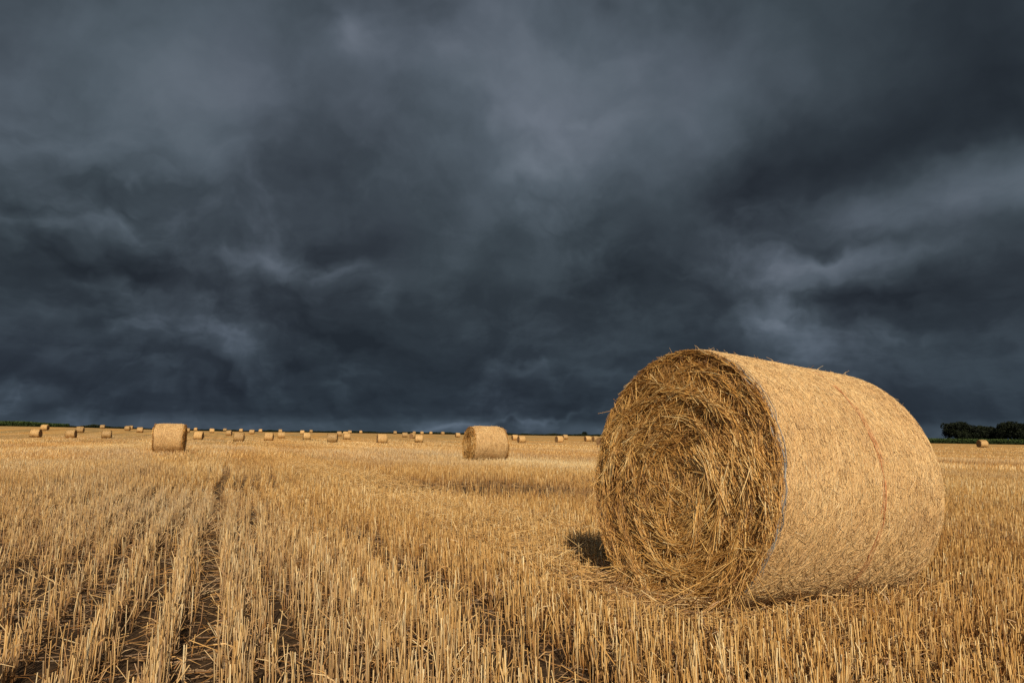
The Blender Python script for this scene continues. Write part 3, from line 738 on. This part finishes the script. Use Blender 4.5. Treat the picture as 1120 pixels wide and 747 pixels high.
def tree(x, y, h, w, label, group=None, n=11000, seed=0, leaf=0.20):
    r_ = np.random.default_rng(seed)
    z = float(terrain(x, y))
    r = empty('broadleaf_tree', (x, y, z)); tag(r, label, 'tree', group)
    segs = []
    def limb(p0, p1, r0, r1):
        t = np.linspace(0, 1, 5)[:, None]; C = p0*(1-t) + p1*t; C[1:-1] += r_.normal(0, 0.06, (3, 3))*h/9
        segs.append(strand_arrays(C[None], np.array([r0]), np.array([0.5]), None, sides=8, tip=r1/r0, frame=np.array([[0.3, 0.2, 1.0]]) if abs((p1-p0)[2]) < 0.5 else np.array([[1.0, 0.2, 0.1]])))
    top = np.array([r_.normal(0, .2), r_.normal(0, .2), h*0.55])
    limb(np.zeros(3), top, 0.035*h, 0.018*h)
    ends = [np.array([0, 0, h*0.72])]
    for k in range(10):
        a = k*2.4 + r_.uniform(-.4, .4); hh = r_.uniform(0.14, 0.5)*h
        p0 = top*(hh/top[2]) if hh < top[2] else top
        p1 = np.array([math.cos(a)*w*0.34*r_.uniform(.6, 1.1), math.sin(a)*w*0.34*r_.uniform(.6, 1.1), min(h*0.86, hh + h*r_.uniform(0.08, 0.34))])
        limb(p0, p1, 0.014*h, 0.004*h); ends.append(p1)
    ends.append(np.array([w*.1, 0, h*.80])); ends.append(np.array([-w*.12, .2, h*.78]))
    for k in range(9):
        a = k*0.75 + r_.uniform(-.3, .3); ends.append(np.array([math.cos(a)*w*0.33, math.sin(a)*w*0.33, h*r_.uniform(0.24, 0.55)]))
    ends += [np.array([0, 0, h*.86]), np.array([w*.2, 0, h*.74]), np.array([-w*.2, 0, h*.74])]
    lob = []
    for e in ends:
        for q in range(3):
            lob.append((e + r_.normal(0, 1, 3)*np.array([w*.08, w*.08, h*.05]), r_.uniform(0.10, 0.19)*w))
    P = []; T = []
    per = n//len(lob)
    for c, rad in lob:
        d = unit(r_.normal(size=(per, 3))); rr = rad*r_.uniform(0.35, 1.0, per)**0.5
        p = c + d*rr[:, None]*np.array([1, 1, 0.8]); P.append(p)
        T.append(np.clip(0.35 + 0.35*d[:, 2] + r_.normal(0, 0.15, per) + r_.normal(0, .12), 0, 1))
    P = np.concatenate(P); T = np.concatenate(T); ok = (P[:, 2] > 0.5) & (P[:, 2] < h)
    V, Q, A = leaves(P[ok], leaf, T[ok])
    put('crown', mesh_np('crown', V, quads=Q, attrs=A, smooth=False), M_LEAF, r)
    put('trunk', strand_mesh('trunk', segs), M_BARK, r)
    return r
TG = 'dark trees beyond the field on the right'
def polar(az_px, d):
    a = math.atan((az_px - 560)/747.0); return d*math.sin(a)/math.cos(a)*math.cos(a), d*math.cos(a)
for k, (px, d, h, w, lab) in enumerate([
        (1047.5, 300, 8.9, 10.5, 'broad rounded dark tree at the left end of the right-hand clump'),
        (1068.5, 303, 7.6, 7.5, 'lower dark tree second from the left in the right-hand clump'),
        (1084.0, 306, 7.1, 7.0, 'lowest dark tree in the dip of the right-hand clump'),
        (1105.0, 300, 9.0, 10.8, 'tall round-crowned dark tree at the right end of the clump')]):
    x, y = polar(px, d); tree(x, y, h*0.86, w, lab, TG, seed=40+k)
x, y = polar(1136, 320); tree(x, y, 8.0, 9, 'dark tree beyond the right edge of the clump', TG, seed=60)
x, y = polar(640, 560); tree(x, y, 3.6, 4.5, 'tiny lone dark tree on the horizon just left of the foreground bale', None, n=1200, seed=70, leaf=0.2)

def ribbon_mass(name, azs, dist, h, depth, per_m, size, mat, hfun=None, seed=0):
    """a long bank of leaves following the field edge between two azimuths"""
    r_ = np.random.default_rng(seed)
    L = abs(azs[1]-azs[0])*dist; n = int(L*per_m)
    a = r_.uniform(azs[0], azs[1], n); d = dist + r_.uniform(0, depth, n)
    x = d*np.sin(a); y = d*np.cos(a)
    hf = hfun(a) if hfun else np.ones(n)
    z = terrain(x, y) + h*hf*r_.uniform(0, 1, n)**0.7
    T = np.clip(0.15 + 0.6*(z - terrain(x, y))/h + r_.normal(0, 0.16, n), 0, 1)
    V, Q, A = leaves(np.stack([x, y, z], -1), size, T)
    # a solid heart so that it is not see-through
    m = 120; aa = np.linspace(azs[0], azs[1], m); dd = dist + depth*0.4
    hh = (hfun(aa) if hfun else np.ones(m))*h*0.8
    bx, by = dd*np.sin(aa), dd*np.cos(aa); bz = terrain(bx, by)
    cx, cy = (dd+depth*0.5)*np.sin(aa), (dd+depth*0.5)*np.cos(aa)
    W = np.concatenate([np.stack([bx, by, bz-.3], -1), np.stack([bx, by, bz+hh], -1), np.stack([cx, cy, bz+hh], -1), np.stack([cx, cy, bz-.3], -1)])
    i = np.arange(m-1); WQ = np.concatenate([np.stack([i+k*m, i+k*m+1, i+(k+1)*m+1, i+(k+1)*m], -1) for k in range(3)])
    V, Q, A = merge([(V, Q, A), (W, WQ, {'tint': np.full(len(W), 0.2)})])
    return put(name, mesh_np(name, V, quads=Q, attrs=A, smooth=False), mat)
azp = lambda px: math.atan((px-560)/747.0)
HN = Fourier((60.,), seed=77); HN2 = Fourier((260.,), seed=78)
o = ribbon_mass('crop_strip', (azp(955), azp(1230)), 238, 1.45, 9, 190, 0.16, M_CROP, seed=1)
tag(o, 'strip of green crop along the field edge below the right-hand trees', 'crop', kind='stuff')
o = ribbon_mass('crop_strip', (azp(-140), azp(81)), 352, 2.2, 14, 170, 0.26, M_CROP, lambda a: 0.95 + 0.05*HN(a) - 0.35*smooth(azp(20), azp(80), a), seed=2)
tag(o, 'dark green bank of crop beyond the field at far left', 'crop', kind='stuff')
o = ribbon_mass('hedgerow', (azp(78), azp(700)), 366, 1.0, 4, 70, 0.22, M_HEDGE, lambda a: 0.75 + 0.25*HN(a) + 0.2*HN2(a) + 1.2*np.exp(-((a-azp(109))/0.010)**2), seed=3)
tag(o, 'thin dark hedgerow along the horizon behind the far bales', 'hedge')

# ------------------------------------------------------------------ sun and sky
SUN_AZ = math.atan2(0.13, -0.99); SUN_EL = math.radians(36)
sd = Vector((math.sin(SUN_AZ)*math.cos(SUN_EL), math.cos(SUN_AZ)*math.cos(SUN_EL), math.sin(SUN_EL)))
sl = bpy.data.lights.new('sun', 'SUN'); sl.energy = 5.0; sl.angle = math.radians(0.55); sl.color = (1.0, 0.89, 0.72)
so = bpy.data.objects.new('sun', sl); COL.objects.link(so)
so.rotation_euler = sd.to_track_quat('Z', 'Y').to_euler(); so.location = sd*50

world = bpy.data.worlds.new('World'); scn.world = world; world.use_nodes = True
wt = world.node_tree; WN = wt.nodes; WL = wt.links; WN.clear()
def math_n(op, a, b=None, c=None, clamp=False):
    n = WN.new('ShaderNodeMath'); n.operation = op; n.use_clamp = clamp
    for k, v in enumerate((a, b, c)):
        if v is None: continue
        if isinstance(v, (int, float)): n.inputs[k].default_value = v
        else: WL.new(v, n.inputs[k])
    return n.outputs[0]
def vec_n(op, a, b=None, out=0):
    n = WN.new('ShaderNodeVectorMath'); n.operation = op
    for k, v in enumerate((a, b)):
        if v is None: continue
        if isinstance(v, bpy.types.NodeSocket): WL.new(v, n.inputs[k])
        else: n.inputs[k].default_value = v
    return n.outputs[out]
def noise_n(v, scale, detail=6, rough=0.55, colour=False, dist=0.0):
    n = WN.new('ShaderNodeTexNoise'); n.inputs['Scale'].default_value = scale; n.inputs['Detail'].default_value = detail
    n.inputs['Roughness'].default_value = rough; n.inputs['Distortion'].default_value = dist
    WL.new(v, n.inputs['Vector']); return n.outputs['Color' if colour else 'Fac']
def maprange(v, a, b, c=0.0, d=1.0, sm=True):
    n = WN.new('ShaderNodeMapRange'); n.interpolation_type = 'SMOOTHSTEP' if sm else 'LINEAR'
    WL.new(v, n.inputs[0])
    for k, q in enumerate((a, b, c, d)): n.inputs[k+1].default_value = q
    return n.outputs[0]
tc = WN.new('ShaderNodeTexCoord'); D = tc.outputs['Generated']
sep = WN.new('ShaderNodeSeparateXYZ'); WL.new(D, sep.inputs[0])
dx, dy, dz = sep.outputs
# cloud base seen as a flat layer overhead
den = math_n('ADD', math_n('MAXIMUM', dz, 0.0), 0.30)
cmb = WN.new('ShaderNodeCombineXYZ'); WL.new(math_n('DIVIDE', dx, den), cmb.inputs[0]); WL.new(math_n('DIVIDE', dy, den), cmb.inputs[1])
PL = cmb.outputs[0]
warp = vec_n('SCALE', vec_n('SUBTRACT', noise_n(D, 3.2, 5, 0.55, True), (0.5, 0.5, 0.5))); warp.node.inputs['Scale'].default_value = 0.30
D2 = vec_n('ADD', D, warp)
f, PITCH, ROLL = 747.0, 0.136, 0.0135
def ray(px, py):
    u = px-560.0; v = py-373.5
    u, v = u*math.cos(ROLL)+v*math.sin(ROLL), -u*math.sin(ROLL)+v*math.cos(ROLL)
    d = Vector((u, f*math.cos(PITCH)+v*math.sin(PITCH), f*math.sin(PITCH)-v*math.cos(PITCH)))
    return d.normalized()
LOBES = [  # (px, py, rx, ry, amount): where the storm clouds are paler or darker
    (210, 95, 190, 95, .24), (405, 45, 50, 60, .20), (650, 110, 160, 105, .30), (605, 190, 60, 30, .08), (800, 112, 50, 35, .12),
    (535, 60, 70, 70, .16), (335, 150, 60, 75, -.14), (480, 15, 50, 40, -.08), (1000, 100, 150, 75, -.21), (1100, 60, 90, 90, -.14),
    (860, 175, 110, 55, -.22), (1060, 205, 110, 42, .30), (950, 308, 100, 32, .24), (968, 360, 36, 26, -.20), (1075, 330, 60, 60, -.12),
    (870, 352, 50, 30, .16), (660, 330, 130, 65, -.14), (440, 330, 150, 60, -.10), (420, 372, 110, 16, -.12), (300, 288, 45, 22, .09),
    (60, 300, 130, 70, -.08), (570, 395, 110, 26, .10), (110, 410, 140, 20, .06), (280, 370, 40, 20, .10), (20, 195, 60, 30, .10),
    (925, 298, 70, 13, .14), (893, 348, 22, 14, .14), (826, 332, 16, 9, .14), (312, 284, 26, 11, .16), (470, 463, 60, 5, .22), (590, 468, 60, 3, .16), (150, 372, 60, 10, .08), (1040, 165, 40, 16, .12), (402, 30, 14, 26, .12), (600, 182, 26, 12, .12)]
val = None
for px, py, rx, ry, am in LOBES:
    d0 = ray(px, py); right = d0.cross(Vector((0, 0, 1))).normalized(); up = right.cross(d0).normalized()
    a = vec_n('DOT_PRODUCT', D2, tuple(right*(f/rx)), 1); b = vec_n('DOT_PRODUCT', D2, tuple(up*(f/ry)), 1)
    q = math_n('MULTIPLY_ADD', b, b, math_n('MULTIPLY', a, a))
    g = math_n('MULTIPLY', math_n('POWER', 2.718, math_n('MULTIPLY', q, -1.0)), am*1.15)
    val = g if val is None else math_n('ADD', val, g)
front = maprange(dy, -0.05, 0.25)
val = math_n('MULTIPLY', val, front)
n1 = noise_n(PL, 2.1, 8, 0.50, dist=0.15); n2 = noise_n(D2, 5.0, 8, 0.50); n3 = noise_n(D2, 17.0, 6, 0.6)
st = WN.new('ShaderNodeMapping'); st.inputs['Scale'].default_value = (2.2, 2.2, 8.0); WL.new(D2, st.inputs[0])
n4 = noise_n(st.outputs[0], 2.6, 7, 0.55)
n5 = noise_n(vec_n('ADD', PL, warp), 4.4, 9, 0.6); n6 = noise_n(D2, 9.0, 9, 0.62, dist=0.4)
low = maprange(dz, 0.30, 0.05)                                   # towards the horizon: layered bands
v = math_n('ADD', val, 0.455)
v = math_n('MULTIPLY_ADD', math_n('SUBTRACT', n1, 0.5), 0.50, v)
v = math_n('MULTIPLY_ADD', math_n('SUBTRACT', n2, 0.5), 0.46, v)
v = math_n('MULTIPLY_ADD', math_n('SUBTRACT', n3, 0.5), 0.07, v)
v = math_n('MULTIPLY_ADD', math_n('MULTIPLY', math_n('SUBTRACT', n4, 0.5), low), 0.36, v)
low2 = maprange(dz, 0.48, 0.16, 0.25, 1.0)
# billows: rounded lumps with lit upper edges
def lumps(vec):
    w2 = vec_n('SCALE', vec_n('SUBTRACT', noise_n(vec, 9.0, 4, 0.55, True), (0.5, 0.5, 0.5))); w2.node.inputs['Scale'].default_value = 0.10
    sq = WN.new('ShaderNodeMapping'); sq.inputs['Scale'].default_value = (1, 1, 1.8); WL.new(vec_n('ADD', vec, w2), sq.inputs[0])
    rn = WN.new('ShaderNodeTexNoise'); rn.noise_type = 'RIDGED_MULTIFRACTAL'; rn.normalize = True; rn.inputs['Scale'].default_value = 3.4
    rn.inputs['Detail'].default_value = 3.0; rn.inputs['Roughness'].default_value = 0.45; rn.inputs['Offset'].default_value = 1.0; rn.inputs['Gain'].default_value = 1.6
    WL.new(sq.outputs[0], rn.inputs['Vector']); return rn.outputs['Fac']
lu = lumps(D2); lu2 = lumps(vec_n('ADD', D2, (0.012, 0.0, 0.022)))
patch = maprange(noise_n(D, 3.1, 3, 0.5), 0.40, 0.58)
v = math_n('MULTIPLY_ADD', math_n('MULTIPLY', math_n('SUBTRACT', lu2, lu), math_n('MULTIPLY', low2, patch)), 0.36, v)
v = math_n('MULTIPLY_ADD', math_n('MULTIPLY', math_n('SUBTRACT', 0.5, lu), low2), 0.10, v)
v = math_n('MULTIPLY_ADD', math_n('MULTIPLY', math_n('SUBTRACT', maprange(n5, 0.44, 0.60), 0.5), low2), 0.075, v)
v = math_n('MULTIPLY_ADD', math_n('MULTIPLY', math_n('SUBTRACT', maprange(n6, 0.46, 0.62), 0.4), low2), 0.045, v)
v = math_n('MULTIPLY_ADD', maprange(dz, 0.16, 0.045), -0.13, v)   # darker belt of rain above the horizon
v = math_n('MULTIPLY_ADD', maprange(dz, 0.030, 0.010), 0.27, v)  # paler slit right on the horizon
rp = ramp(WN, [(0.0, (0.0175, 0.0235, 0.0315)), (0.25, (0.029, 0.039, 0.050)), (0.45, (0.047, 0.063, 0.078)), (0.7, (0.086, 0.111, 0.137)), (1.0, (0.146, 0.178, 0.216))])
WL.new(v, rp.inputs[0])
blue = mixc(WN, WL, maprange(dz, 0.22, 0.0), rp.outputs[0], mixc(WN, WL, 1.0, rp.outputs[0], (0.92, 0.985, 1.055), 'MULTIPLY'))
purple = mixc(WN, WL, maprange(noise_n(D, 2.4, 3, 0.5), 0.42, 0.62), blue, mixc(WN, WL, 1.0, blue, (1.035, 0.99, 1.015), 'MULTIPLY'))
sky = WN.new('ShaderNodeTexSky'); sky.sky_type = 'NISHITA'; sky.sun_disc = False
sky.sun_elevation = SUN_EL; sky.sun_rotation = SUN_AZ
# broken cloud behind the viewer, where the sun comes through; solid storm cloud in front and overhead
open_ = math_n('MULTIPLY', maprange(dy, -0.10, -0.55), maprange(n1, 0.40, 0.60, 0.25, 1.0))
STR = 0.10
cl10 = vec_n('SCALE', purple); cl10.node.inputs['Scale'].default_value = 1.0/STR
sun_side = vec_n('SCALE', sky.outputs[0]); sun_side.node.inputs['Scale'].default_value = 1.5
skyc = mixc(WN, WL, open_, cl10, sun_side)
bg = WN.new('ShaderNodeBackground'); bg.inputs['Strength'].default_value = STR; WL.new(skyc, bg.inputs[0])
wo = WN.new('ShaderNodeOutputWorld'); WL.new(bg.outputs[0], wo.inputs[0])

# ------------------------------------------------------------------ camera
cd = bpy.data.cameras.new('camera'); cd.lens = 24; cd.sensor_width = 36; cd.clip_start = 0.05; cd.clip_end = 20000
co = bpy.data.objects.new('camera', cd); COL.objects.link(co)
fw = Vector((0, math.cos(PITCH), math.sin(PITCH))); up0 = Vector((0, -math.sin(PITCH), math.cos(PITCH))); r0 = Vector((1, 0, 0))
rt = r0*math.cos(ROLL) + up0*math.sin(ROLL); up = up0*math.cos(ROLL) - r0*math.sin(ROLL)
M = Matrix((rt, up, -fw)).transposed().to_4x4(); M.translation = Vector((0, 0, 0.883))
co.matrix_world = M
scn.camera = co
scn.view_settings.view_transform = 'Standard'; scn.view_settings.look = 'None'; scn.view_settings.exposure = 0; scn.view_settings.gamma = 1
scn.render.engine = 'CYCLES'
world.cycles.sampling_method = 'NONE'
scn.cycles.max_bounces = 5; scn.cycles.diffuse_bounces = 3; scn.cycles.glossy_bounces = 2
